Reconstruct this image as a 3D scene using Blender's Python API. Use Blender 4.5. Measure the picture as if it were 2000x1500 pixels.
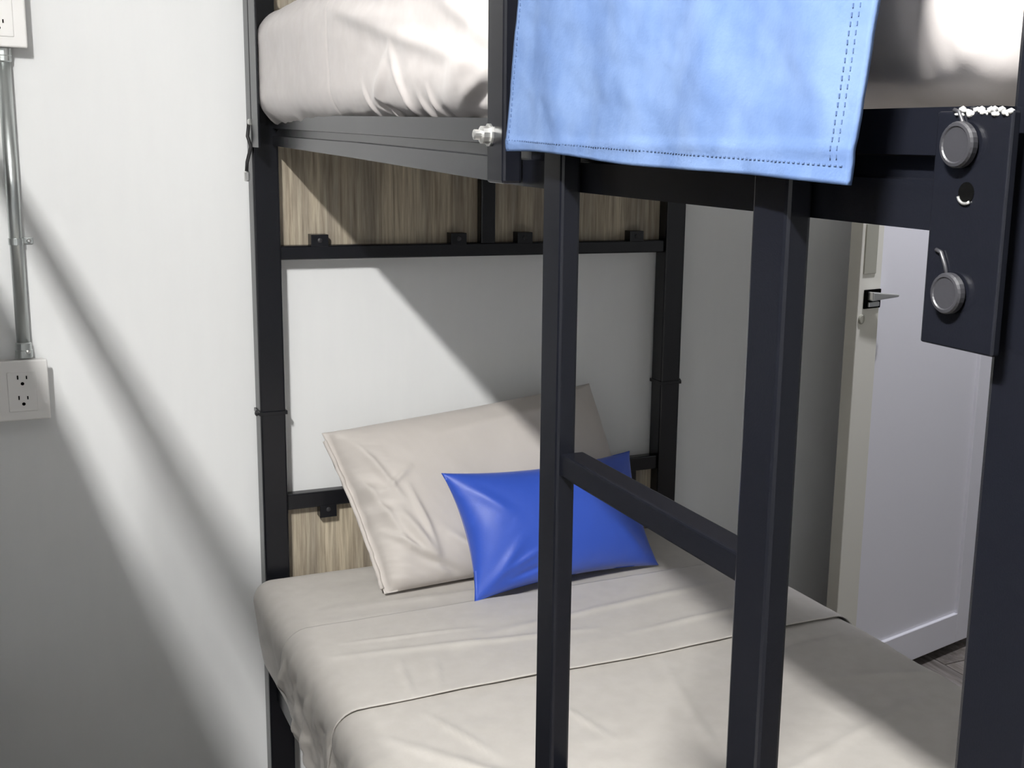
import bpy, bmesh, math, random
import numpy as np
from mathutils import Matrix, Vector

random.seed(7)
rng = np.random.RandomState(11)
scene = bpy.context.scene
for o in list(bpy.data.objects):
    bpy.data.objects.remove(o)

# ------------------------------------------------------------------ camera, exposure, lights
CAM = Vector((-0.46, -2.475, 1.40))
F_PX, PPX, PPY = 2307.9, 1154.7, 747.3
cam_d = bpy.data.cameras.new('camera')
cam = bpy.data.objects.new('camera', cam_d)
scene.collection.objects.link(cam)
R_ = Vector((0.8947, -0.4461, 0.0234)); U_ = Vector((0.0667, 0.1852, 0.9804)); F_ = Vector((0.4417, 0.8756, -0.1955))
mw = Matrix((R_, U_, -F_)).transposed().to_4x4()
mw.translation = CAM
cam.matrix_world = mw
cam_d.sensor_width = 36.0
cam_d.lens = F_PX / 2000 * 36
cam_d.shift_x = -(PPX - 1000) / 2000
cam_d.shift_y = (PPY - 750) / 2000
cam_d.clip_start = 0.02
scene.camera = cam

scene.view_settings.view_transform = 'Standard'
scene.view_settings.look = 'None'
scene.view_settings.gamma = 1.0
scene.view_settings.use_curve_mapping = False
scene.view_settings.exposure = 0.0

w = bpy.data.worlds.new('world'); scene.world = w
w.use_nodes = True
w.node_tree.nodes['Background'].inputs[0].default_value = (0.75, 0.8, 0.9, 1)
w.node_tree.nodes['Background'].inputs[1].default_value = 0.02

TUBE_A = dict(x=-0.95, y0=-2.59, y1=-2.19, z=2.40, col=(1.0, 0.985, 0.965), power=330.0)
FILL_DOWNLIGHT = dict(x=1.78, y=-.52, z=2.53, col=(0.90, 0.91, 1.0), power=108.0)  # added out-of-view spot that brightens the door

# ------------------------------------------------------------------ materials
def mat(name, base, rough=0.6, metal=0.0, spec=0.5, noise=None, bump=None, sheen=0.0, coat=0.0):
    m = bpy.data.materials.new(name); m.use_nodes = True
    nt = m.node_tree; b = nt.nodes['Principled BSDF']
    b.inputs['Base Color'].default_value = (*base, 1)
    b.inputs['Roughness'].default_value = rough
    b.inputs['Metallic'].default_value = metal
    b.inputs['Specular IOR Level'].default_value = spec
    if sheen:
        b.inputs['Sheen Weight'].default_value = sheen
        b.inputs['Sheen Roughness'].default_value = 0.5
    if coat:
        b.inputs['Coat Weight'].default_value = coat
    tc = nt.nodes.new('ShaderNodeTexCoord')
    def mapped(scale):
        mp = nt.nodes.new('ShaderNodeMapping'); mp.inputs['Scale'].default_value = scale
        nt.links.new(tc.outputs['Object'], mp.inputs['Vector']); return mp
    if noise:
        scale, det, c0, c1, lo, hi = noise
        n = nt.nodes.new('ShaderNodeTexNoise'); n.inputs['Scale'].default_value = 1; n.inputs['Detail'].default_value = det
        nt.links.new(mapped(scale).outputs[0], n.inputs['Vector'])
        r = nt.nodes.new('ShaderNodeValToRGB')
        r.color_ramp.elements[0].position = lo; r.color_ramp.elements[0].color = (*c0, 1)
        r.color_ramp.elements[1].position = hi; r.color_ramp.elements[1].color = (*c1, 1)
        nt.links.new(n.outputs['Fac'], r.inputs['Fac']); nt.links.new(r.outputs['Color'], b.inputs['Base Color'])
    if bump:
        scale, det, strength, dist = bump
        n = nt.nodes.new('ShaderNodeTexNoise'); n.inputs['Scale'].default_value = 1; n.inputs['Detail'].default_value = det
        nt.links.new(mapped(scale).outputs[0], n.inputs['Vector'])
        bp = nt.nodes.new('ShaderNodeBump'); bp.inputs['Strength'].default_value = strength; bp.inputs['Distance'].default_value = dist
        nt.links.new(n.outputs['Fac'], bp.inputs['Height']); nt.links.new(bp.outputs['Normal'], b.inputs['Normal'])
    return m

M = {}
M['wall'] = mat('wall_paint', (.79, .80, .80), .55, spec=.35, noise=((40, 40, 6), 4, (.785, .795, .795), (.795, .805, .803), .35, .65), bump=((260, 260, 60), 3, .05, .0004))
M['ceiling'] = mat('ceiling_paint', (.36, .36, .355), .85)
M['wall_grey'] = mat('grey_wall_paint', (.30, .31, .32), .6, spec=.3, bump=((260, 260, 60), 3, .05, .0004))
M['black'] = mat('black_powder_coat', (.0045, .005, .0075), .25, spec=.42, bump=((900, 900, 900), 2, .10, .0004))
M['bolt_black'] = mat('black_oxide_bolt', (.018, .018, .021), .46, metal=.0, bump=((300, 300, 300), 2, .2, .0006))
M['zinc'] = mat('zinc_plated_steel', (.78, .78, .76), .28, metal=.9)
M['bare'] = mat('bare_weld_metal', (.85, .84, .80), .30, metal=.6, noise=((220, 220, 220), 3, (.25, .25, .25), (.95, .94, .9), .35, .55))
M['conduit'] = mat('galvanised_conduit', (.55, .58, .57), .33, metal=.85, bump=((60, 60, 8), 3, .15, .0008))
M['plastic'] = mat('white_outlet_plastic', (.83, .82, .80), .38)
M['slot'] = mat('dark_slot', (.0015, .0015, .0015), .9, spec=.02)
M['sheet'] = mat('taupe_bed_linen', (.53, .505, .47), .60, spec=.30, noise=((35, 35, 35), 4, (.515, .49, .455), (.545, .52, .485), .35, .65), bump=((700, 700, 700), 2, .14, .0006), sheen=.12)
M['sheet_up'] = mat('satin_taupe_linen', (.55, .515, .50), .46, spec=.45, noise=((30, 30, 30), 4, (.535, .50, .485), (.57, .535, .52), .35, .65), bump=((600, 600, 600), 2, .12, .0006), sheen=.12)
M['pillow'] = mat('taupe_pillowcase', (.535, .50, .468), .62, spec=.28, bump=((600, 600, 600), 2, .14, .0006), sheen=.12)
M['blue'] = mat('royal_blue_satin', (.026, .080, .46), .46, spec=.5, bump=((420, 420, 420), 3, .16, .0008), sheen=.15)
M['towel'] = mat('light_blue_towel', (.084, .131, .245), .85, spec=.12, noise=((40, 26, 20), 5, (.071, .115, .225), (.097, .147, .262), .36, .62), bump=((380, 380, 380), 4, .22, .001))
M['stitch'] = mat('towel_stitch', (.050, .088, .178), .9)
M['seam'] = mat('linen_seam', (.30, .275, .255), .8)
M['dark_in'] = mat('inner_shadow_cloth', (.40, .37, .34), .85)
M['cord'] = mat('black_cord', (.012, .012, .013), .6)
M['door'] = mat('white_lacquer_door', (.80, .79, .83), .42, spec=.45)
M['stile_light'] = mat('cream_lit_stile', (.74, .72, .64), .5)  # white door with the creamy light on its left stile painted in
M['brass'] = mat('beige_lock_plate', (.42, .41, .34), .4, metal=.2)
M['grout'] = mat('floor_grout', (.16, .15, .14), .9)

def wood_mat(name, c0, c1, c2, grain, rough=.6):
    m = bpy.data.materials.new(name); m.use_nodes = True
    nt = m.node_tree; b = nt.nodes['Principled BSDF']; b.inputs['Roughness'].default_value = rough
    tc = nt.nodes.new('ShaderNodeTexCoord')
    mp = nt.nodes.new('ShaderNodeMapping'); mp.inputs['Scale'].default_value = grain
    nt.links.new(tc.outputs['Object'], mp.inputs['Vector'])
    n1 = nt.nodes.new('ShaderNodeTexNoise'); n1.inputs['Scale'].default_value = 1; n1.inputs['Detail'].default_value = 6; n1.inputs['Roughness'].default_value = .65
    nt.links.new(mp.outputs[0], n1.inputs['Vector'])
    r = nt.nodes.new('ShaderNodeValToRGB'); e = r.color_ramp.elements
    e[0].position = .32; e[0].color = (*c0, 1); e[1].position = .68; e[1].color = (*c2, 1)
    x = r.color_ramp.elements.new(.5); x.color = (*c1, 1)
    nt.links.new(n1.outputs['Fac'], r.inputs['Fac'])
    mp2 = nt.nodes.new('ShaderNodeMapping'); mp2.inputs['Scale'].default_value = (grain[0] * .18, grain[1] * .18, grain[2] * .4)
    nt.links.new(tc.outputs['Object'], mp2.inputs['Vector'])
    n2 = nt.nodes.new('ShaderNodeTexNoise'); n2.inputs['Scale'].default_value = 1; n2.inputs['Detail'].default_value = 3
    nt.links.new(mp2.outputs[0], n2.inputs['Vector'])
    r2 = nt.nodes.new('ShaderNodeValToRGB'); r2.color_ramp.elements[0].position = .35; r2.color_ramp.elements[0].color = (.62, .60, .60, 1)
    r2.color_ramp.elements[1].position = .65; r2.color_ramp.elements[1].color = (1.12, 1.08, 1.02, 1)
    nt.links.new(n2.outputs['Fac'], r2.inputs['Fac'])
    mx = nt.nodes.new('ShaderNodeMix'); mx.data_type = 'RGBA'; mx.blend_type = 'MULTIPLY'; mx.inputs[0].default_value = 1
    nt.links.new(r.outputs['Color'], mx.inputs[6]); nt.links.new(r2.outputs['Color'], mx.inputs[7])
    nt.links.new(mx.outputs[2], b.inputs['Base Color'])
    bp = nt.nodes.new('ShaderNodeBump'); bp.inputs['Strength'].default_value = .2; bp.inputs['Distance'].default_value = .001
    nt.links.new(n1.outputs['Fac'], bp.inputs['Height']); nt.links.new(bp.outputs['Normal'], b.inputs['Normal'])
    return m
M['barnwood'] = wood_mat('weathered_barnwood_laminate', (.25, .215, .165), (.42, .375, .295), (.60, .555, .44), (120, 20, 5))
M['plank'] = wood_mat('grey_wood_tile', (.13, .115, .10), (.24, .22, .20), (.36, .34, .325), (60, 4, 20), .45)

def emis(name, col, strength):
    m = bpy.data.materials.new(name); m.use_nodes = True
    nt = m.node_tree; nt.nodes.remove(nt.nodes['Principled BSDF'])
    e = nt.nodes.new('ShaderNodeEmission'); e.inputs[0].default_value = (*col, 1); e.inputs[1].default_value = strength
    nt.links.new(e.outputs[0], nt.nodes['Material Output'].inputs[0]); return m

# ------------------------------------------------------------------ helpers
def tag(o, label=None, cat=None, group=None, kind=None):
    if label: o['label'] = label
    if cat: o['category'] = cat
    if group: o['group'] = group
    if kind: o['kind'] = kind
    return o

def thing(name, loc, label, cat, group=None):
    o = bpy.data.objects.new(name, None); scene.collection.objects.link(o)
    o.location = loc; o.empty_display_size = .05
    return tag(o, label, cat, group)

def root_of(p):
    while p.parent: p = p.parent
    return p

def link(name, me, m, parent=None, smooth=False, origin=None):
    """mesh in world coordinates -> object; children are stored relative to the thing's base"""
    off = Vector((0, 0, 0))
    if parent is not None: off = root_of(parent).location
    elif origin is not None: off = Vector(origin)
    if off.length > 0: me.transform(Matrix.Translation(-off))
    me.materials.append(m)
    if smooth:
        me.polygons.foreach_set('use_smooth', [True] * len(me.polygons))
    o = bpy.data.objects.new(name, me); scene.collection.objects.link(o)
    if parent is not None: o.parent = parent
    elif origin is not None: o.location = origin
    return o

def bm_mesh(bm, name):
    bmesh.ops.recalc_face_normals(bm, faces=bm.faces)
    me = bpy.data.meshes.new(name); bm.to_mesh(me); bm.free(); return me

def add_hexa(bm, pts, bev=0.0, seg=2):
    """pts: 8 points, bottom loop 4 then top loop 4"""
    vs = [bm.verts.new(p) for p in pts]
    fs = [(3, 2, 1, 0), (4, 5, 6, 7), (0, 1, 5, 4), (1, 2, 6, 5), (2, 3, 7, 6), (3, 0, 4, 7)]
    faces = [bm.faces.new([vs[i] for i in f]) for f in fs]
    if bev > 0:
        es = list({e for f in faces for e in f.edges})
        bmesh.ops.bevel(bm, geom=es, offset=bev, segments=seg, profile=.5, affect='EDGES')

def add_box(bm, x0, x1, y0, y1, z0, z1, bev=0.0, seg=2):
    add_hexa(bm, [(x0, y0, z0), (x1, y0, z0), (x1, y1, z0), (x0, y1, z0), (x0, y0, z1), (x1, y0, z1), (x1, y1, z1), (x0, y1, z1)], bev, seg)

def box(name, x0, x1, y0, y1, z0, z1, m, parent=None, bev=.003, seg=2, f=None, origin=None):
    bm = bmesh.new(); add_box(bm, x0, x1, y0, y1, z0, z1, bev, seg)
    if f:
        for v in bm.verts: v.co.x = f(v.co.x)
    return link(name, bm_mesh(bm, name), m, parent, origin=origin)

def add_lathe(bm, c, axis, prof, n=24):
    """prof: list of (r, t) along axis from c; closed with caps"""
    a = Vector(axis).normalized(); u = a.orthogonal().normalized(); v = a.cross(u)
    rings = []
    for r, t in prof:
        rings.append([bm.verts.new(Vector(c) + a * t + (u * math.cos(2 * math.pi * i / n) + v * math.sin(2 * math.pi * i / n)) * max(r, 1e-5)) for i in range(n)])
    for k in range(len(rings) - 1):
        for i in range(n):
            bm.faces.new([rings[k][i], rings[k][(i + 1) % n], rings[k + 1][(i + 1) % n], rings[k + 1][i]])
    bm.faces.new(rings[0][::-1]); bm.faces.new(rings[-1])

def lathe(name, c, axis, prof, m, parent=None, n=24, f=None, smooth=False):
    bm = bmesh.new(); add_lathe(bm, c, axis, prof, n)
    if f:
        for v in bm.verts: v.co.x = f(v.co.x)
    return link(name, bm_mesh(bm, name), m, parent, smooth)

def tube_path(name, pts, r, m, parent=None, n=10, f=None):
    bm = bmesh.new(); P = [Vector(p) for p in pts]; rings = []
    for i, p in enumerate(P):
        d = (P[min(i + 1, len(P) - 1)] - P[max(i - 1, 0)]).normalized()
        u = d.cross(Vector((.31, .17, .93))).normalized(); v = d.cross(u)
        rings.append([bm.verts.new(p + (u * math.cos(2 * math.pi * k / n) + v * math.sin(2 * math.pi * k / n)) * r) for k in range(n)])
    for a, b in zip(rings, rings[1:]):
        for k in range(n): bm.faces.new([a[k], a[(k + 1) % n], b[(k + 1) % n], b[k]])
    bm.faces.new(rings[0][::-1]); bm.faces.new(rings[-1])
    if f:
        for v in bm.verts: v.co.x = f(v.co.x)
    return link(name, bm_mesh(bm, name), m, parent, True)

def np_mesh(name, V, Fc):
    me = bpy.data.meshes.new(name)
    me.from_pydata([tuple(v) for v in V], [], [tuple(int(i) for i in q) for q in Fc]); me.update(); return me

# cloth relief -----------------------------------------------------
def ripple(a, b, seed, scale, octs=4):
    """smooth pseudo-noise of two coordinates, about -1..1"""
    r = np.random.RandomState(seed); s = np.zeros_like(a); amp = 1.0; tot = 0
    for o in range(octs):
        for _ in range(3):
            th = r.uniform(0, 2 * np.pi); k = scale * (1.9 ** o) * r.uniform(.7, 1.3)
            s += amp * np.sin((a * np.cos(th) + b * np.sin(th)) * k + r.uniform(0, 6.3)); tot += amp
        amp *= .55
    return s / tot * 1.8

def ridges(a, b, lst):
    """lst of (a0,b0,a1,b1,width,height): soft ridges along segments in the (a,b) plane, tapered at both ends"""
    s = np.zeros_like(a)
    for a0, b0, a1, b1, wd, h in lst:
        da, db = a1 - a0, b1 - b0; L2 = da * da + db * db
        t = np.clip(((a - a0) * da + (b - b0) * db) / L2, 0, 1)
        d2 = (a - a0 - t * da) ** 2 + (b - b0 - t * db) ** 2
        s += h * np.exp(-d2 / (wd * wd)) * (0.25 + 0.75 * np.sin(np.pi * np.clip(t, .02, .98)))
    return s

def rounded_box(lo, hi, r, seg):
    """dense closed rounded box; returns V, N, faces (r: corner radius)"""
    lo = np.array(lo, float); hi = np.array(hi, float)
    ax = [np.linspace(0, 1, n + 1) for n in seg]
    idx = {}; V = []; Fc = []
    def vid(i, j, k):
        key = (i, j, k)
        if key not in idx: idx[key] = len(V); V.append((ax[0][i], ax[1][j], ax[2][k]))
        return idx[key]
    nx, ny, nz = seg
    for k in (0, nz):
        for i in range(nx):
            for j in range(ny):
                q = [vid(i, j, k), vid(i + 1, j, k), vid(i + 1, j + 1, k), vid(i, j + 1, k)]; Fc.append(q if k else q[::-1])
    for i in (0, nx):
        for j in range(ny):
            for k in range(nz):
                q = [vid(i, j, k), vid(i, j + 1, k), vid(i, j + 1, k + 1), vid(i, j, k + 1)]; Fc.append(q if i else q[::-1])
    for j in (0, ny):
        for i in range(nx):
            for k in range(nz):
                q = [vid(i, j, k), vid(i + 1, j, k), vid(i + 1, j, k + 1), vid(i, j, k + 1)]; Fc.append(q[::-1] if j else q)
    V = lo + np.array(V) * (hi - lo)
    q = np.clip(V, lo + r, hi - r); d = V - q
    n = np.linalg.norm(d, axis=1, keepdims=True); n[n == 0] = 1
    N = d / n
    return q + N * r, N, Fc

# ------------------------------------------------------------------ room shell
X0, X1, Y0, H = -1.76, 2.42, -3.70, 2.56
DX0, DX1, DH = 1.66, 2.03, 2.06         # door opening in the head wall

def wall(name, boxes, m=None):
    bm = bmesh.new()
    for b in boxes: add_box(bm, *b)
    return tag(link(name, bm_mesh(bm, name), m or M['wall']), kind='structure')

wall('wall_head', [(X0 - .1, DX0, 0, .1, 0, H), (DX1, X1 + .1, 0, .1, 0, H), (DX0, DX1, 0, .1, DH, H)])
wall('wall_left', [(X0 - .1, X0, Y0, 0, 0, H)], M['wall_grey'])
wall('wall_right', [(X1, X1 + .1, Y0, 0, 0, H)], M['wall_grey'])
wall('wall_back', [(X0 - .1, X1 + .1, Y0 - .1, Y0, 0, H)], M['wall_grey'])
wall('wall_closet', [(DX0 - .1, DX1 + .1, .75, .85, 0, H), (DX0 - .1, DX0, .1, .75, 0, H), (DX1, DX1 + .1, .1, .75, 0, H)])
wall('ceiling', [(X0 - .1, X1 + .1, Y0 - .1, .85, H, H + .1)], M['ceiling'])
floor = wall('floor', [(X0 - .1, X1 + .1, Y0 - .1, .85, -.10, -.006)], M['grout'])

# floor planks: shared meshes, each a part of the floor
PW, PL, GAP = .20, 1.20, .003
bm = bmesh.new(); add_box(bm, 0, PW - GAP, 0, PL - GAP, -.006, 0, .0012, 1)
plank_me = bm_mesh(bm, 'floor_plank'); plank_me.materials.append(M['plank'])
xi = X0; row = 0
while xi < X1 - .02:
    yi = Y0 - (row * .47) % PL
    while yi < 0:
        a, b = max(yi, Y0), min(yi + PL, 0)
        if b - a > .05:
            o = bpy.data.objects.new('floor_plank', plank_me); scene.collection.objects.link(o)
            wfit = min(PW, X1 - xi)
            o.location = (xi, a, 0); o.scale = (wfit / PW, (b - a) / PL, 1); o.parent = floor
        yi += PL
    xi += PW; row += 1

# ceiling lamps: a batten with a bare tube
def ceiling_lamp(t, label):
    r = thing('ceiling_lamp', (t['x'], (t['y0'] + t['y1']) / 2, H), label, 'lamp', 'batten lamps on the ceiling')
    y0, y1, x, z = t['y0'], t['y1'], t['x'], t['z']
    box('housing', x - .035, x + .035, y0 - .05, y1 + .05, z + .05, H - .0005, M['plastic'], r)
    for yy in (y0 - .035, y1 + .015):
        box('tube_socket', x - .024, x + .024, yy, yy + .02, z - .026, z + .05, M['plastic'], r)
    rad, L = .025, y1 - y0
    lathe('lamp_tube', (x, y0 - .015, z), (0, 1, 0), [(rad * .8, 0), (rad, .004), (rad, L + .026), (rad * .8, L + .03)],
          emis('tube_light', t['col'], t['power'] / (2 * math.pi * rad * L * math.pi)), r, 20, smooth=True)
ceiling_lamp(TUBE_A, 'short bare tube lamp on the ceiling above the bunk across the aisle')
def fill_downlight(t):  # added fill lamp: narrow cone lights the door and spares the bed
    r = thing('door_fill_light', (t['x'], t['y'], H), 'added unseen downlight on the ceiling in front of the white door', 'lamp')
    bm = bmesh.new(); n = 32; rings = []
    for rad, z in ((.060, H - .0005), (.060, H - .075), (.050, H - .075), (.050, H - .010)):
        rings.append([bm.verts.new((t['x'] + rad * math.cos(2 * math.pi * k / n), t['y'] + rad * math.sin(2 * math.pi * k / n), z)) for k in range(n)])
    for a, b in zip(rings, rings[1:]):
        for k in range(n): bm.faces.new([a[k], a[(k + 1) % n], b[(k + 1) % n], b[k]])
    bm.faces.new(rings[-1])
    link('fill_lamp_can', bm_mesh(bm, 'fill_lamp_can'), M['plastic'], r, True)
    ld = bpy.data.lights.new('fill_downlight_bulb', 'SPOT'); ld.energy = t['power']; ld.color = t['col']; ld.spot_size = math.radians(50); ld.spot_blend = .45; ld.shadow_soft_size = .04
    lo = bpy.data.objects.new('fill_bulb', ld); scene.collection.objects.link(lo); lo.parent = r; lo.location = (0, 0, -.055)
fill_downlight(FILL_DOWNLIGHT)

# door leaf, ajar, with recessed panel
P0 = Vector((1.767, -.144, 0)); D_ = Vector((.216, .048, 0)).normalized(); Nn = Vector((-D_.y, D_.x, 0))  # Nn points into the wall side
def dpt(t, n, z): return P0 + D_ * t + Nn * n + Vector((0, 0, z))
def dbox(name, t0, t1, n0, n1, z0, z1, m, parent, bev=.002):
    bm = bmesh.new()
    add_hexa(bm, [dpt(t0, n0, z0), dpt(t1, n0, z0), dpt(t1, n1, z0), dpt(t0, n1, z0), dpt(t0, n0, z1), dpt(t1, n0, z1), dpt(t1, n1, z1), dpt(t0, n1, z1)], bev)
    return link(name, bm_mesh(bm, name), m, parent)
TL, TR = -.386, .245
door = bpy.data.objects.new('door_1', None); scene.collection.objects.link(door); door.location = dpt(TR, .018, 0)
tag(door, 'narrow white panelled door standing ajar beyond the bunk bed', 'door', kind='structure')
dbox('door_stile', TL, TL + .083, 0, .036, .03, 2.03, M['stile_light'], door)  # left stile carries its warm light as base colour
dbox('door_stile', TR - .085, TR, 0, .036, .03, 2.03, M['door'], door)
dbox('door_rail', TL + .083, TR - .085, 0, .036, .03, .118, M['door'], door)
dbox('door_rail', TL + .083, TR - .085, 0, .036, 1.93, 2.03, M['door'], door)
dbox('door_panel', TL + .080, TR - .082, .010, .028, .115, 1.935, M['door'], door, 0)
# lock fittings on the latch stile
tag(dbox('lock_plate', TL + .012, TL + .058, -.003, .002, 1.115, 1.235, M['brass'], door, .001), 'beige metal lock plate')
lp = dbox('latch_plate', TL + .020, TL + .082, -.004, .002, 1.030, 1.076, M['slot'], door, .001)
bm = bmesh.new()
add_hexa(bm, [dpt(TL + .030, -.022, 1.050), dpt(TL + .122, -.030, 1.056), dpt(TL + .122, -.022, 1.056), dpt(TL + .030, -.002, 1.050),
              dpt(TL + .030, -.022, 1.072), dpt(TL + .122, -.030, 1.063), dpt(TL + .122, -.022, 1.063), dpt(TL + .030, -.002, 1.072)], .003)
tag(link('latch_lever', bm_mesh(bm, 'latch_lever'), M['zinc'], lp), 'small silver latch lever')
dbox('latch_slide', TL + .032, TL + .072, -.009, -.002, 1.034, 1.046, M['zinc'], lp, .002)
c = dpt(TL + .016, .0, 1.005)
lathe('key_hole', c + Nn * .002, tuple(-Nn), [(.012, 0), (.012, .004), (.009, .006), (.004, .006)], M['brass'], door, 16)
# door lining round the opening
lin = [(DX1, DX1 + .05, -.100, .0, 0, DH + .05), (DX0, DX1, -.012, 0, DH, DH + .05)]
for n, b in enumerate(lin):
    tag(box('trim_%d' % (n + 1), *b, M['door'], None, .002), kind='structure')

# ------------------------------------------------------------------ bunk beds
def xf(P, f): return [(f(p[0]), p[1], p[2]) for p in P]

def loft(name, stations, m, parent, bev=0.0, f=None):
    """stations: list of profile loops (same count) -> closed solid"""
    bm = bmesh.new(); loops = [[bm.verts.new(p) for p in (xf(s, f) if f else s)] for s in stations]
    n = len(loops[0])
    for a, b in zip(loops, loops[1:]):
        for i in range(n): bm.faces.new([a[i], a[(i + 1) % n], b[(i + 1) % n], b[i]])
    bm.faces.new(loops[0][::-1]); bm.faces.new(loops[-1])
    if bev:
        bmesh.ops.recalc_face_normals(bm, faces=bm.faces)
        es = [e for e in bm.edges if len(e.link_faces) == 2 and e.calc_face_angle(0) > .6]
        bmesh.ops.bevel(bm, geom=es, offset=bev, segments=1, affect='EDGES')
    return link(name, bm_mesh(bm, name), m, parent)

W = 1.0
YH0, YH1 = -.058, -.008          # head posts (depth)
YF0, YF1 = -2.076, -2.024        # foot posts
PT = 1.75                        # post height

def bunk(f, base, label, group, detail=True):
    """f maps the bed's own x (0 = aisle side) to the room"""
    r = thing('bunk_bed', base, label, 'bunk bed', group)
    B = M['black']
    def bx(name, x0, x1, y0, y1, z0, z1, parent=r, m=B, bev=.003): return box(name, x0, x1, y0, y1, z0, z1, m, parent, bev, 2, f)
    # corner posts
    for x0 in (0.0, W - .052):
        for y0, y1 in ((YH0, YH1), (YF0, YF1)):
            p = bx('post', x0, x0 + .052, y0, y1, .012, PT, bev=.004)
            bx('post_foot', x0 - .002, x0 + .054, y0 - .002, y1 + .002, .0, .014, p, M['cord'])
            bx('post_cap', x0 - .001, x0 + .053, y0 - .001, y1 + .001, PT - .001, PT + .006, p, M['cord'])
            if y0 == YH0:
                j = bx('joint_sleeve', x0 - .003, x0 + .055, y0 - .003, y1 + .002, .842, .850, p, B, .001)
                lathe('joint_screw', (x0 - .003 if x0 < .5 else x0 + .055, y0 + .012, .846), (-1 if x0 < .5 else 1, 0, 0), [(.006, 0), (.006, .004), (.003, .006)], M['bolt_black'], p, 12, f)
    # aisle-side upper rail: double-lipped profile, wandering slightly inwards at the head end
    def prof(x, z):  # z: six heights, bottom .. top
        z0, z1, z2, z3 = z
        return [(x, z0), (x, z1), (x + .008, z1 + .001), (x + .008, z2 - .001), (x, z2), (x, z3), (x + .035, z3), (x + .035, z0)]
    st = []
    for y, x, z in ((YH0, .040, (1.388, 1.4065, 1.4215, 1.447)), (-.75, .018, (1.3755, 1.398, 1.411, 1.436)), (-1.43, -.010, (1.362, 1.3865, 1.400, 1.425)), (YF1, -.010, (1.360, 1.3865, 1.400, 1.425))):
        st.append([(px, y, pz) for px, pz in prof(x, z)])
    loft('side_rail', st, B, r, 0, f)
    bx('side_rail', W - .04, W - .008, YF1, YH0, 1.36, 1.425)
    for x0 in (0.016, W - .052): bx('side_rail', x0, x0 + .034, YF1, YH0, .205, .285)
    # slats carrying the mattresses
    for z in (1.398, .258):
        for k in range(9):
            y = YF1 + .16 + k * .213
            bx('slat', .085, W - .05, y, y + .055, z, z + .022 if z < 1 else z + .018, bev=.001)
    # head end: bars, mullion, barn-wood panels with clip tabs
    hy0, hy1 = -.050, -.024
    hb = bx('head_bar', .05, W - .05, hy0, hy1, 1.160, 1.189)
    lb = bx('head_bar', .05, W - .05, hy0, hy1, .631, .665)
    tb = bx('head_bar', .05, W - .05, hy0, hy1, PT - .04, PT - .012)
    bx('head_bar', .05, W - .05, hy0, hy1, .22, .25)
    bx('head_mullion', .486, .520, hy0 + .001, hy1 + .001, 1.186, PT - .04)
    pm = M['barnwood']
    tag(bx('headboard_panel', .052, W - .052, -.0235, -.0085, 1.175, PT - .02, r, pm, .001), 'weathered barn-wood headboard panel')
    tag(bx('headboard_panel', .052, W - .052, -.0235, -.0085, .235, .648, r, pm, .001), 'weathered barn-wood headboard panel')
    for x0 in (.114, .416, .572, .855):
        t = bx('panel_clip', x0, x0 + .036, hy0 - .001, hy0 + .027, 1.186, 1.211, hb, B, .001)
        lathe('clip_screw', (x0 + .018, hy0 - .001, 1.199), (0, -1, 0), [(.005, 0), (.005, .002), (.002, .003)], M['bolt_black'], t if False else hb, 10, f)
    for x0 in (.120, .416, .572, .855):
        bx('panel_clip', x0, x0 + .036, hy0 - .001, hy0 + .027, .606, .634, lb, B, .001)
        lathe('clip_screw', (x0 + .018, hy0 - .001, .624), (0, -1, 0), [(.005, 0), (.005, .002), (.002, .003)], M['bolt_black'], lb, 10, f)
    # foot end bars
    for z0 in (1.39, PT - .04): bx('foot_bar', .05, W - .05, YF0 + .012, YF0 + .038, z0, z0 + .03)
    bx('foot_bar', .05, W - .05, YF0 + .012, YF0 + .038, .23, .26)
    # guard: top bar, flat end strap at the head, bolted upright beside the ladder
    g = bx('guard_rail', -.028, -.007, YF1 + .002, -.085, 1.690, 1.711)
    bx('guard_strap', -.0045, -.0005, -.146, -.087, 1.384, 1.709, g, B, .001)
    bx('guard_strap', -.012, -.003, -.146, -.087, 1.692, 1.709, g, B, .001)
    gp = bx('guard_upright', -.032, -.012, -1.432, -1.390, 1.364, 1.69, g)
    tag(lathe('guard_bolt', f and (-.032, -1.399, 1.409), (-1, 0, 0), [(.011, 0), (.011, .002), (.0085, .002), (.0085, .009), (.005, .010), (.005, .016), (.003, .017)], M['zinc'], g, 12, f), 'bright zinc guard bolt')
    bx('guard_stub', -.026, .001, YF1 - .02, YF1 + .004, 1.692, 1.709, g)
    # ladder
    ld = bx('ladder', -.0305, -.0115, -1.5585, -1.5205, .006, 1.425, bev=.003)
    bx('ladder_stile', -.0305, -.0115, -1.8815, -1.8435, .006, 1.425, ld)
    for z in (1.1225, .812, .502, .192):
        bx('ladder_rung', -.0265, -.0035, -1.8445, -1.5575, z - .0105, z + .0105, ld, B, .002)
    for y in (-1.5585, -1.8815):
        bx('ladder_foot', -.032, -.010, y - .001, y + .039, 0, .012, ld, M['cord'])
    # connector plate at the foot: mushroom bolts in keyhole slots, a spare hole, weld bead along the top
    px0, px1 = -.0150, -.0095
    bm = bmesh.new(); add_box(bm, px0, px1, -2.0405, -1.988, 1.3005, 1.4225, .0012, 2)
    for v in bm.verts: v.co.x = f(v.co.x)
    pl = link('connector_plate', bm_mesh(bm, 'connector_plate'), B, r)
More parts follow.
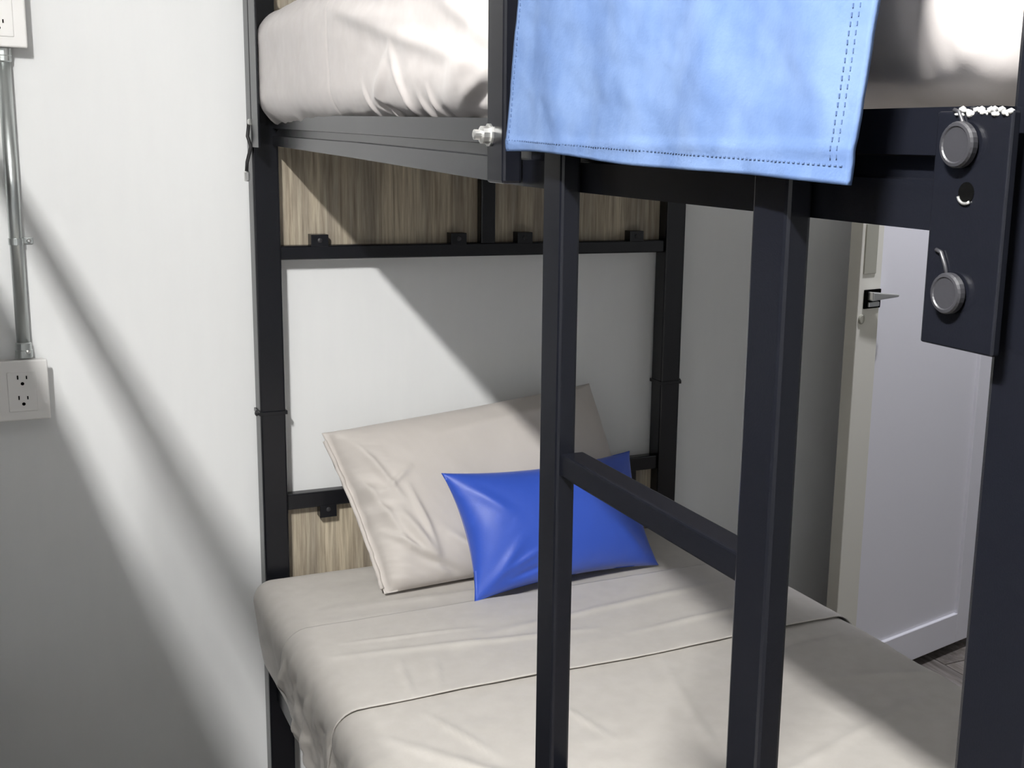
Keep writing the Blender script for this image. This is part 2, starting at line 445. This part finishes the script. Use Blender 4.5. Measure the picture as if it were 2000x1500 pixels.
    for (cy, cz, ry) in ((-2.0085, 1.4055, .0118), (-2.0095, 1.3295, .0108)):
        lathe('plate_bolt', (px0 + .002, cy, cz), (-1, 0, 0), [(ry * .8, 0), (ry * .8, .0035), (ry, .0035), (ry, .0065), (ry * .93, .0078), (ry * .80, .0080), (ry * .74, .0074), (ry * .3, .0074)], M['bolt_black'], pl, 28, f)
    # raised rim of the keyhole above each bolt
    for cy, cz in ((-2.0035, 1.4195), (-1.9985, 1.3475)):
        pts = [(px0 - .0005, cy - .0075, cz - .012), (px0 - .001, cy - .005, cz - .004), (px0 - .001, cy - .0015, cz + .0025), (px0 - .0005, cy + .003, cz + .0035)]
        tube_path('keyhole_rim', pts, .0011, M['bolt_black'], pl, 8, f)
    lathe('painted_plate_hole', (px0 + .0005, -2.0135, 1.3815), (-1, 0, 0), [(.0055, 0), (.0055, .0008), (.002, .0009)], M['slot'], pl, 18, f)  # near-black disc: the hole's shade is put into colour, nothing is cut
    arc = [(px0 - .0006, -2.0135 + .0056 * math.cos(a), 1.3815 + .0056 * math.sin(a)) for a in np.linspace(-2.2, -.4, 7)]
    tag(tube_path('hole_rim', arc, .0009, M['zinc'], pl, 6, f), 'bright rim of the bolt hole')  # zinc-coloured arc along the lower rim of the hole
    # weld bead: row of uneven blobs
    bm = bmesh.new(); rr = random.Random(3)
    for k in range(22):
        y = -2.0385 + k * .0017
        Mx = Matrix.Translation((px0 + .001 + rr.uniform(-.001, .001), y, 1.4222 + rr.uniform(-.0016, .0008))) @ Matrix.Diagonal((.0028, .0016 * rr.uniform(.7, 1.5), .0013 * rr.uniform(.6, 1.7), 1))
        bmesh.ops.create_icosphere(bm, subdivisions=1, radius=1, matrix=Mx)
    for v in bm.verts: v.co.x = f(v.co.x)
    tag(link('weld_bead', bm_mesh(bm, 'weld_bead'), M['bare'], pl, True), 'bare silvery weld along the plate top')
    if detail:
        # loose fixing wire with a bright ferrule by the head post
        tube_path('hook_wire', [(-.006, -.066, 1.430), (-.010, -.070, 1.405), (-.004, -.070, 1.385), (-.012, -.068, 1.355), (-.013, -.066, 1.338)], .0035, M['cord'], r, 8, f)
        tag(lathe('hook_ferrule', (-.013, -.066, 1.338), (0, 0, -1), [(.003, 0), (.0055, .002), (.0055, .018), (.003, .02)], M['zinc'], r, 12, f), 'bright metal ferrule')
        tag(lathe('hook_ferrule', (-.004, -.068, 1.438), (0, 0, -1), [(.003, 0), (.005, .002), (.005, .010), (.003, .012)], M['zinc'], r, 12, f), 'bright metal ferrule')
    return r

near = bunk(lambda x: x, (.5, -1.07, 0), 'black steel bunk bed with a ladder and barn-wood headboard panels', 'black bunk beds')
OX = -.640
bunk(lambda x: OX - x, (OX - .5, -1.07, 0), 'black steel bunk bed across the aisle from the towel, outlets beside its head', 'black bunk beds', False)

# ------------------------------------------------------------------ mattresses
def displaced(V, N, Fc, amt): return V + N * amt[:, None]

def mattress(name, lo, hi, r, seg, m, label, group, relief):
    V, N, Fc = rounded_box(lo, hi, r, seg)
    V2 = relief(V, N)
    c = ((lo[0] + hi[0]) / 2, (lo[1] + hi[1]) / 2, lo[2])
    o = link(name, np_mesh(name, V2, Fc), m, None, True, c)
    return tag(o, label, 'mattress', group)

# upper mattress, aisle face is the one in view
def relief_upper(V, N):
    y, z = V[:, 1], V[:, 2]
    side = np.clip(-N[:, 0], 0, 1); top = np.clip(N[:, 2], 0, 1)
    a = .0016 * ripple(y, z * 2.2, 5, 16) + .0008 * ripple(y, z, 9, 55)
    rd = [(-.62, 1.60, -1.32, 1.475, .012, .006), (-.72, 1.585, -1.05, 1.545, .010, .004), (-.97, 1.515, -.86, 1.440, .012, .007), (-.97, 1.515, -1.03, 1.435, .010, .006),
          (-1.16, 1.425, -1.31, 1.470, .014, .010), (-1.13, 1.43, -1.30, 1.515, .022, .010), (-1.10, 1.585, -1.34, 1.50, .014, .006), (-1.22, 1.60, -1.33, 1.53, .012, .005),
          (-.86, 1.425, -.83, 1.47, .006, .006), (-.92, 1.425, -.90, 1.455, .006, .007), (-1.02, 1.425, -1.01, 1.46, .006, .006), (-1.07, 1.425, -1.06, 1.455, .006, .006), (-1.11, 1.42, -1.10, 1.46, .007, .007),
          (-.50, 1.58, -.44, 1.50, .006, -.002), (-1.98, 1.43, -1.955, 1.60, .010, .006), (-1.999, 1.43, -1.990, 1.60, .006, -.008), (-1.945, 1.43, -1.94, 1.58, .008, -.004),
          (-1.20, 1.436, -1.30, 1.462, .008, -.012), (-.95, 1.428, -.885, 1.452, .006, -.010)]
    a = a + ridges(y, z, rd) * side
    a = a + (.004 * np.exp(-((z - 1.427) / .012) ** 2) * ripple(y, z, 31, 95, 2)) * side
    # seam: shallow crease running up the face
    a = a - .0035 * np.exp(-((y + .648 + .04 * (z - 1.5) ** 2) / .0025) ** 2) * side
    a = a + top * .003 * ripple(V[:, 0], y, 13, 14)
    return V + N * a[:, None]

mattress('upper_mattress', (.003, -2.018, 1.4235), (.972, -.064, 1.645), .062, (70, 420, 56), M['sheet_up'],
         'taupe-sheeted upper bunk mattress behind the hanging blue towel', 'bunk mattresses', relief_upper)

LX0, LX1, LY0, LY1, LZ0, LZ1, LR = -.035, .995, -2.02, -.066, .292, .500, .040
def taper(z): return .020 * np.clip((.462 - z) / .165, 0, 1) ** 1.1
def relief_lower(V, N):
    x, y, z = V[:, 0], V[:, 1], V[:, 2]
    top = np.clip(N[:, 2], 0, 1); side = np.clip(-N[:, 0], 0, 1)
    a = top * (.0020 * ripple(x * .6, y * 1.6, 21, 9) + .0006 * ripple(x, y, 22, 45))
    a = a + top * ridges(x, y, [(.05, -.30, .55, -.34, .010, .004), (.02, -.36, .45, -.40, .007, .003), (.1, -.24, .5, -.27, .008, .002)])
    a = a + side * .003 * ripple(y, z * 1.5, 23, 26)
    V2 = V + N * a[:, None]
    V2[:, 0] += taper(z) * np.clip((.25 - x) / .2, 0, 1)
    return V2
mattress('lower_mattress', (LX0, LY0, LZ0), (LX1, LY1, LZ1), LR, (110, 180, 26), M['sheet'],
         'lower bunk mattress in a taupe fitted sheet under the big pillow', 'bunk mattresses', relief_lower)

def plain_relief(V, N):
    return V + N * (.002 * ripple(V[:, 0], V[:, 1], 41, 12))[:, None]
for nm, z0, z1, lab in (('upper_mattress', 1.4235, 1.612, 'upper mattress of the bunk across the aisle, on the outlet wall side'), ('lower_mattress', .292, .5, 'lower mattress of the bunk across the aisle, on the outlet wall side')):
    mattress(nm, (OX - .972, -2.018, z0), (OX + .004, -.064, z1), .05, (24, 48, 8), M['sheet'], lab, 'bunk mattresses', plain_relief)

# flat sheet over the lower mattress: cross-section path near side bottom -> top -> far side bottom
def section(off, n_side, n_top, zb):
    """points (x,z) and normals along the mattress cross-section, offset outward"""
    P, Nn_ = [], []
    for k in range(n_side): z = zb + (LZ1 - LR - zb) * k / n_side; P.append((LX0, z)); Nn_.append((-1, 0))
    for k in range(9):
        t = math.pi / 2 * k / 8; P.append((LX0 + LR - LR * math.cos(t), LZ1 - LR + LR * math.sin(t))); Nn_.append((-math.cos(t), math.sin(t)))
    for k in range(1, n_top): P.append((LX0 + LR + (LX1 - LX0 - 2 * LR) * k / n_top, LZ1)); Nn_.append((0, 1))
    for k in range(9):
        t = math.pi / 2 * k / 8; P.append((LX1 - LR + LR * math.sin(t), LZ1 - LR + LR * math.cos(t))); Nn_.append((math.sin(t), math.cos(t)))
    for k in range(1, n_side + 1): z = LZ1 - LR - (LZ1 - LR - zb) * k / n_side; P.append((LX1, z)); Nn_.append((1, 0))
    P = np.array(P); Nn_ = np.array(Nn_)
    return P + Nn_ * off, Nn_

def drape(name, off, y0, y1, ny, zb, m, parent, relief, thick, trim=None, origin=None):
    P, Nv = section(off, 26, 150, zb)
    if trim: P, Nv = P[trim[0]:trim[1]], Nv[trim[0]:trim[1]]
    ys = np.linspace(y0, y1, ny)
    n = len(P); X = np.repeat(P[None, :, 0], ny, 0); Z = np.repeat(P[None, :, 1], ny, 0); Y = np.repeat(ys[:, None], n, 1)
    nx = np.repeat(Nv[None, :, 0], ny, 0); nz = np.repeat(Nv[None, :, 1], ny, 0)
    a, dy = relief(X, Y, Z, nx, nz)
    V = np.stack([X + nx * a, Y + dy, Z + nz * a], -1)
    Vi = np.stack([X + nx * (a - thick), Y + dy, Z + nz * (a - thick)], -1)
    VV = np.concatenate([V.reshape(-1, 3), Vi.reshape(-1, 3)]); o = ny * n; Fc = []
    for j in range(ny - 1):
        for i in range(n - 1):
            q = [j * n + i, j * n + i + 1, (j + 1) * n + i + 1, (j + 1) * n + i]
            Fc.append(q); Fc.append([k + o for k in q[::-1]])
    for j in range(ny - 1):
        for i, s in ((0, 1), (n - 1, -1)):
            q = [j * n + i, (j + 1) * n + i, (j + 1) * n + i + o, j * n + i + o]; Fc.append(q[::s])
    for i in range(n - 1):
        for j, s in ((0, -1), (ny - 1, 1)):
            q = [j * n + i, j * n + i + 1, j * n + i + 1 + o, j * n + i + o]; Fc.append(q[::s])
    me = np_mesh(name, VV, Fc)
    bm = bmesh.new(); bm.from_mesh(me); bmesh.ops.recalc_face_normals(bm, faces=bm.faces); bm.to_mesh(me); bm.free()
    return link(name, me, m, parent, True, origin)

def rel_sheet(X, Y, Z, nx, nz):
    top = np.clip(nz, 0, 1); side = np.clip(-nx, 0, 1)
    base = top * (.0020 * ripple(X * .6, Y * 1.6, 21, 9))
    base += top * (.0012 * ripple(X * .5, Y, 51, 20) + .0005 * ripple(X, Y, 52, 60))
    base += top * ridges(X, Y, [(.02, -.86, .34, -1.30, .012, .006), (.10, -.80, .16, -.98, .007, .003), (.30, -.80, .34, -1.0, .006, .003), (.55, -.78, .42, -1.25, .010, .003),
                                (.35, -1.25, .95, -1.06, .012, .004), (.45, -1.45, .9, -1.20, .010, .004), (.7, -.82, .98, -.80, .008, -.003), (.75, -.95, .99, -1.02, .012, .005), (.80, -1.15, .99, -1.22, .010, .005)])
    sd = .0045 * ripple(Y, Z * .9, 53, 30) + .002 * ripple(Y, Z, 54, 75)
    sd += ridges(Y, Z, [(-.30, .44, -.18, .30, .010, .011), (-.36, .45, -.24, .30, .009, .010), (-.43, .45, -.33, .31, .010, .009), (-.25, .42, -.14, .33, .008, .008), (-.60, .46, -.55, .30, .012, .010),
                        (-.74, .47, -.78, .30, .008, .010), (-.86, .46, -.80, .31, .012, .009), (-.50, .40, -.44, .31, .012, .007)])
    hang = np.clip((.45 - Z) / .15, 0, 1)
    return base + side * (1.7 * sd) - np.clip(-nx, 0, 1) * taper(Z) + np.clip(nx, 0, 1) * .003 * ripple(Y, Z, 55, 26), np.zeros_like(X)
SHEET_Y1 = -.405
fs_base = (.48, -1.2, LZ1)
fsheet = drape('flat_sheet', .0055, LY0 + .004, SHEET_Y1, 240, .300, M['sheet'], None, rel_sheet, .0035, None, fs_base)
tag(fsheet, 'taupe flat sheet tucked over the lower bunk, its top turned down', 'bed sheet')

def rel_cuff(X, Y, Z, nx, nz):
    b, _ = rel_sheet(X, Y, Z, nx, nz)
    top = np.clip(nz, 0, 1)
    edge = np.clip((Y + .755) / .02, 0, 1)
    b2 = top * (.0016 * ripple(X * .7, Y * 1.3, 61, 16) + ridges(X, Y, [(.02, -.55, .5, -.62, .010, .004), (.12, -.60, .10, -.74, .006, .003), (.18, -.62, .15, -.74, .006, .003), (.3, -.56, .9, -.50, .012, .004), (.55, -.66, .95, -.63, .010, .004), (.05, -.50, .3, -.53, .006, .003)]))
    dy = .004 * np.sin(X * 9) * np.clip((-.68 - Y) / .07, 0, 1)
    return np.maximum(b, 0) * .6 * top + (1 - top) * b + b2 - .0055 * np.clip(-nx, 0, 1), dy
drape('sheet_cuff', .0120, -.752, SHEET_Y1 + .006, 90, .300, M['sheet'], fsheet, rel_cuff, .0022, (0, 205))

# ------------------------------------------------------------------ pillows
def pillow(name, BL, BR, TLc, TRc, thick, m, label, group, nu=120, nv=80, pinch=.06, power=2.4, relief=None, flat_left=0.0, left_box=1.0):
    u = np.linspace(-1, 1, nu); v = np.linspace(-1, 1, nv); U, Vv = np.meshgrid(u, v)
    U2 = U * (1 - pinch * (1 - np.abs(Vv) ** 2) * np.abs(U) ** 3); V2 = Vv * (1 - pinch * 1.2 * (1 - U ** 2) * np.abs(Vv) ** 3)
    s = ((U2 + 1) / 2)[..., None]; t = ((V2 + 1) / 2)[..., None]
    BL, BR, TLc, TRc = (np.array(p, float) for p in (BL, BR, TLc, TRc))
    mid = (1 - s) * (1 - t) * BL + s * (1 - t) * BR + (1 - s) * t * TLc + s * t * TRc
    n = np.cross(BR - BL, TLc - BL); n /= np.linalg.norm(n)          # towards the viewer
    Uf = np.where(U < -1 + 2 * flat_left, -1, (U - (-1 + 2 * flat_left)) / (2 - 2 * flat_left) * 2 - 1) if flat_left else U
    pw = np.where(Uf < 0, power * left_box, power)
    prof = (np.clip(1 - np.abs(Uf) ** pw, 0, 1) * np.clip(1 - np.abs(Vv) ** power, 0, 1)) ** .55
    T = thick * prof + .0022 * np.clip((1 - np.abs(U) ** 40) * (1 - np.abs(Vv) ** 40), 0, 1)
    w_ = (mid[..., 0] * 0 + 1) * np.linalg.norm(BR - BL); h_ = np.linalg.norm(TLc - BL)
    rf = relief(U * w_ / 2, Vv * h_ / 2, U, Vv) if relief else 0
    rim = np.clip(prof * 6, .25, 1)
    A = mid + n * (T + rf * rim)[..., None]; Bk = mid - n * T[..., None]
    VV = np.concatenate([A.reshape(-1, 3), Bk.reshape(-1, 3)]); o = nu * nv; Fc = []
    for j in range(nv - 1):
        for i in range(nu - 1):
            q = [j * nu + i, j * nu + i + 1, (j + 1) * nu + i + 1, (j + 1) * nu + i]
            Fc.append(q); Fc.append([k + o for k in q[::-1]])
    ring = [i for i in range(nu)] + [j * nu + nu - 1 for j in range(1, nv)] + [(nv - 1) * nu + i for i in range(nu - 2, -1, -1)] + [j * nu for j in range(nv - 2, 0, -1)]
    for a, b in zip(ring, ring[1:] + ring[:1]): Fc.append([b, a, a + o, b + o])
    base = tuple((BL + BR) / 2)
    ob = link(name, np_mesh(name, VV, Fc), m, None, True, base)
    tag(ob, label, 'pillow', group)
    return ob, mid

def rel_big(a, b, U, V):
    s = .0025 * ripple(a, b, 71, 14) + .0010 * ripple(a, b, 72, 45)
    s += 1.5 * ridges(a, b, [(-.30, .10, -.24, -.10, .010, .008), (-.27, .14, -.22, .0, .008, .006), (-.24, -.02, -.18, -.16, .012, .009), (-.20, .02, -.185, -.12, .007, .005), (-.29, -.05, -.20, -.13, .007, .007),
                       (-.16, -.08, -.08, -.16, .012, .006), (-.25, .02, -.18, .06, .006, .004), (-.10, -.05, -.02, -.12, .010, .004), (-.1, .12, .25, .14, .012, .004), (-.23, -.12, -.14, -.17, .008, -.007)])
    s += .009 * np.clip((-U - .70) / .28, 0, 1) * np.sin(V * 13 + np.sin(V * 5) * 2 + U * 9) + .004 * np.clip((-U - .6) / .35, 0, 1) * ripple(a, b, 75, 70)
    return s
bigp, bmid = pillow('bed_pillow', (.190, -.285, .508), (.800, -.270, .508), (.114, -.105, .806), (.738, -.090, .866), .068, M['pillow'],
    'large taupe pillow leaning on the headboard of the lower bunk', None, 170, 110, .025, 3.0, rel_big, .015, 2.6)
# open end of the pillowcase: hemmed mouth at the left edge
nv = bmid.shape[0]
e = bmid[:, 0]
pts = [tuple(e[k] + np.array([-.002, -.004 - .006 * math.sin(k * .5) * (k % 7 < 4), 0])) for k in range(4, nv - 3, 4)]
tag(tube_path('pillowcase_hem', pts, .0045, M['pillow'], bigp, 8), 'crumpled hem of the pillowcase')

def rel_blue(a, b, U, V):
    s = .0012 * ripple(a, b, 81, 22)
    s += ridges(a, b, [(-.21, -.12, -.12, -.03, .012, .006), (-.15, -.105, -.06, -.085, .007, -.006), (-.17, -.09, -.07, -.05, .007, .005), (-.20, .10, -.12, .02, .014, .005), (.19, -.11, .12, -.03, .012, .004), (.19, .10, .12, .04, .012, .004)])
    return s
bluep, _ = pillow('throw_pillow', (.337, -.405, .512), (.787, -.352, .507), (.305, -.300, .752), (.752, -.268, .748), .068, M['blue'],
    'small royal blue satin throw pillow on the lower bunk', None, 120, 80, .10, 2.0, rel_blue)

# ------------------------------------------------------------------ towel over the guard rail
def towel():
    nu, nw = 140, 180
    ya, yb = -1.4865, -1.9615
    # path in (x,z): front hem up, over the bar, down behind
    path = []
    for k in range(120): path.append((-.062 + .026 * (k / 119) ** 2, None, k / 119))
    V = np.zeros((nw, nu, 3)); N = np.zeros((nw, nu, 3))
    s = np.linspace(0, 1, nw)
    for i in range(nu):
        t = i / (nu - 1)
        y0_ = ya + (yb - ya) * t
        zb = 1.3945 - .0115 * t + .0025 * math.sin(t * 9) * (1 - t)
        for j in range(nw):
            q = s[j]
            if q < .72:
                k = q / .72; z = zb + (1.706 - zb) * k; x = -.0500 + .011 * k ** 2; nx, nz = -1, 0
            elif q < .86:
                k = (q - .72) / .14 * math.pi; x = -.0175 - .0215 * math.cos(k); z = 1.706 + .0125 * math.sin(k); nx, nz = -math.cos(k), math.sin(k)
            else:
                k = (q - .86) / .14; z = 1.706 - .045 * k; x = .0040; nx, nz = 1, 0
            h = (z - 1.39) / .09 * (1 if q < .8 else 1)
            V[j, i] = (x, y0_ - .0125 * min(h, 1.6) * (1 - t) * .8 - .0125 * min(h, 1.6) * t * .9, z); N[j, i] = (nx, 0, nz)
    Y, Z = V[..., 1], V[..., 2]
    fr = (N[..., 0] < -.5)
    a = .0020 * np.sin(Y * 55 + .6) + .0012 * ripple(Y * 2.0, Z * .35, 91, 30) + .0006 * ripple(Y, Z, 92, 90)
    a += ridges(Y, Z, [(-1.60, 1.40, -1.575, 1.47, .016, .002), (-1.80, 1.39, -1.83, 1.50, .02, .003), (-1.70, 1.395, -1.69, 1.45, .014, -.002), (-1.92, 1.41, -1.88, 1.47, .018, -.002)])
    # turned hems stand a little proud
    hem = np.exp(-((Z - 1.402) / .004) ** 4) + np.exp(-((Y + 1.976) / .010) ** 4)
    a = np.where(fr, a + .0007 * np.clip(hem, 0, 1), a * .0)
    A = V + N * a[..., None]; Bk = V + N * (a[..., None] - .0032)
    VV = np.concatenate([A.reshape(-1, 3), Bk.reshape(-1, 3)]); o = nu * nw; Fc = []
    for j in range(nw - 1):
        for i in range(nu - 1):
            q = [j * nu + i, j * nu + i + 1, (j + 1) * nu + i + 1, (j + 1) * nu + i]; Fc.append(q[::-1]); Fc.append([k + o for k in q])
    ring = [i for i in range(nu)] + [j * nu + nu - 1 for j in range(1, nw)] + [(nw - 1) * nu + i for i in range(nu - 2, -1, -1)] + [j * nu for j in range(nw - 2, 0, -1)]
    for p, q in zip(ring, ring[1:] + ring[:1]): Fc.append([p, q, q + o, p + o])
    me = np_mesh('towel', VV, Fc)
    ob = link('towel', me, M['towel'], None, True, (-.0175, (ya + yb) / 2, 1.714))
    tag(ob, 'light blue cotton towel hung over the guard rail by the ladder', 'towel')
    # stitch lines: short dashes following the cloth
    def at(y, z, sh=0.0):
        t = (y - sh - ya) / (yb - ya); i = int(round(t * (nu - 1))); i = max(0, min(nu - 1, i))
        col = A[:128, i]; return np.array([np.interp(z, col[:, 2], col[:, 0]), y, z])
    for rows in ([('v', 11.0), ('v', 16.0)], [('h', 1.4045)], [('v', -5.0)]):
        bm = bmesh.new()
        for kind, c in rows:
            k = 0.0
            while True:
                if kind == 'v':
                    z = 1.398 + k; sh = -.0107 * min((z - 1.39) / .09, 1.6)
                    if z > 1.66: break
                    p = at((yb + c * .001 if c > 0 else ya + c * .001) + sh, z, sh); add_box(bm, p[0] - .0006, p[0] + .0008, p[1] - .0004, p[1] + .0004, p[2] - .0011, p[2] + .0011)
                else:
                    y = ya - .004 - k
                    if y < yb + .004: break
                    t = (y - ya) / (yb - ya); p = at(y, c - .0115 * t); add_box(bm, p[0] - .0006, p[0] + .0008, p[1] - .0011, p[1] + .0011, p[2] - .0004, p[2] + .0004)
                k += .0046
        tag(link('stitch_line', bm_mesh(bm, 'stitch_line'), M['stitch'], ob), kind='stuff')
towel()

# ------------------------------------------------------------------ wall outlets and conduit
def outlet(xr, zb, label):
    w_, h_, d_ = .0905, .1155, .046
    x0 = xr - w_
    r = thing('wall_outlet', (x0 + w_ / 2, 0, zb), label, 'outlet', 'wall outlets')
    box('back_box', x0 + .004, xr - .004, -d_ + .006, -.0005, zb + .004, zb + h_ - .004, M['plastic'], r, .004)
    fp = box('face_plate', x0, xr, -d_ - .002, -d_ + .007, zb, zb + h_, M['plastic'], r, .003, 3)
    ins = box('receptacle', x0 + .020, xr - .021, -d_ - .0038, -d_, zb + .018, zb + h_ - .022, M['plastic'], fp, .0012)
    fp_m = M['slot']
    for cz in (zb + .040, zb + .079):
        cx = x0 + .0455
        for dx, hh in ((-.0075, .0075), (.0075, .0062)):
            box('slot', cx + dx - .0011, cx + dx + .0011, -d_ - .0045, -d_ - .003, cz + .001, cz + .001 + hh, fp_m, fp, 0)
        lathe('ground_hole', (cx, -d_ - .003, cz - .0075), (0, -1, 0), [(.0031, 0), (.0031, .0015), (.001, .0016)], fp_m, fp, 14)
    return r
outlet(-.3905, .8665, 'white duplex outlet low on the wall, below the conduit')
outlet(-.3875, 1.551, 'white duplex outlet high on the wall, above the conduit')
cx = -.4285
con = thing('conduit', (cx, -.02, .982), 'galvanised metal conduit running between the two wall outlets', 'conduit')
lathe('conduit_tube', (cx, -.0165, .983), (0, 0, 1), [(.0118, 0), (.0118, .567)], M['conduit'], con, 28, smooth=True)
lathe('conduit_connector', (cx, -.0165, .9828), (0, 0, 1), [(.0150, 0), (.0150, .014), (.0140, .015), (.0140, .027), (.0120, .029)], M['conduit'], con, 28)
lathe('connector_screw', (cx + .006, -.030, .995), (.4, -1, 0), [(.004, 0), (.004, .004), (.002, .005)], M['zinc'], con, 10)
lathe('conduit_connector', (cx, -.0165, 1.5502), (0, 0, -1), [(.0150, 0), (.0150, .012), (.0140, .013), (.0140, .022), (.0120, .024)], M['conduit'], con, 28)
st = lathe('pipe_strap', (cx, -.0165, 1.196), (0, 0, 1), [(.0135, 0), (.0135, .012)], M['conduit'], con, 28)
box('strap_ear', cx + .012, cx + .029, -.004, -.0008, 1.196, 1.208, M['conduit'], st, .001)
lathe('strap_screw', (cx + .0215, -.004, 1.202), (0, -1, 0), [(.0042, 0), (.0042, .002), (.002, .0035)], M['zinc'], st, 12)

print('objects', len(bpy.data.objects), 'tris', sum(len(o.data.loop_triangles) if False else len(o.data.polygons) * 2 for o in bpy.data.objects if o.type == 'MESH'))
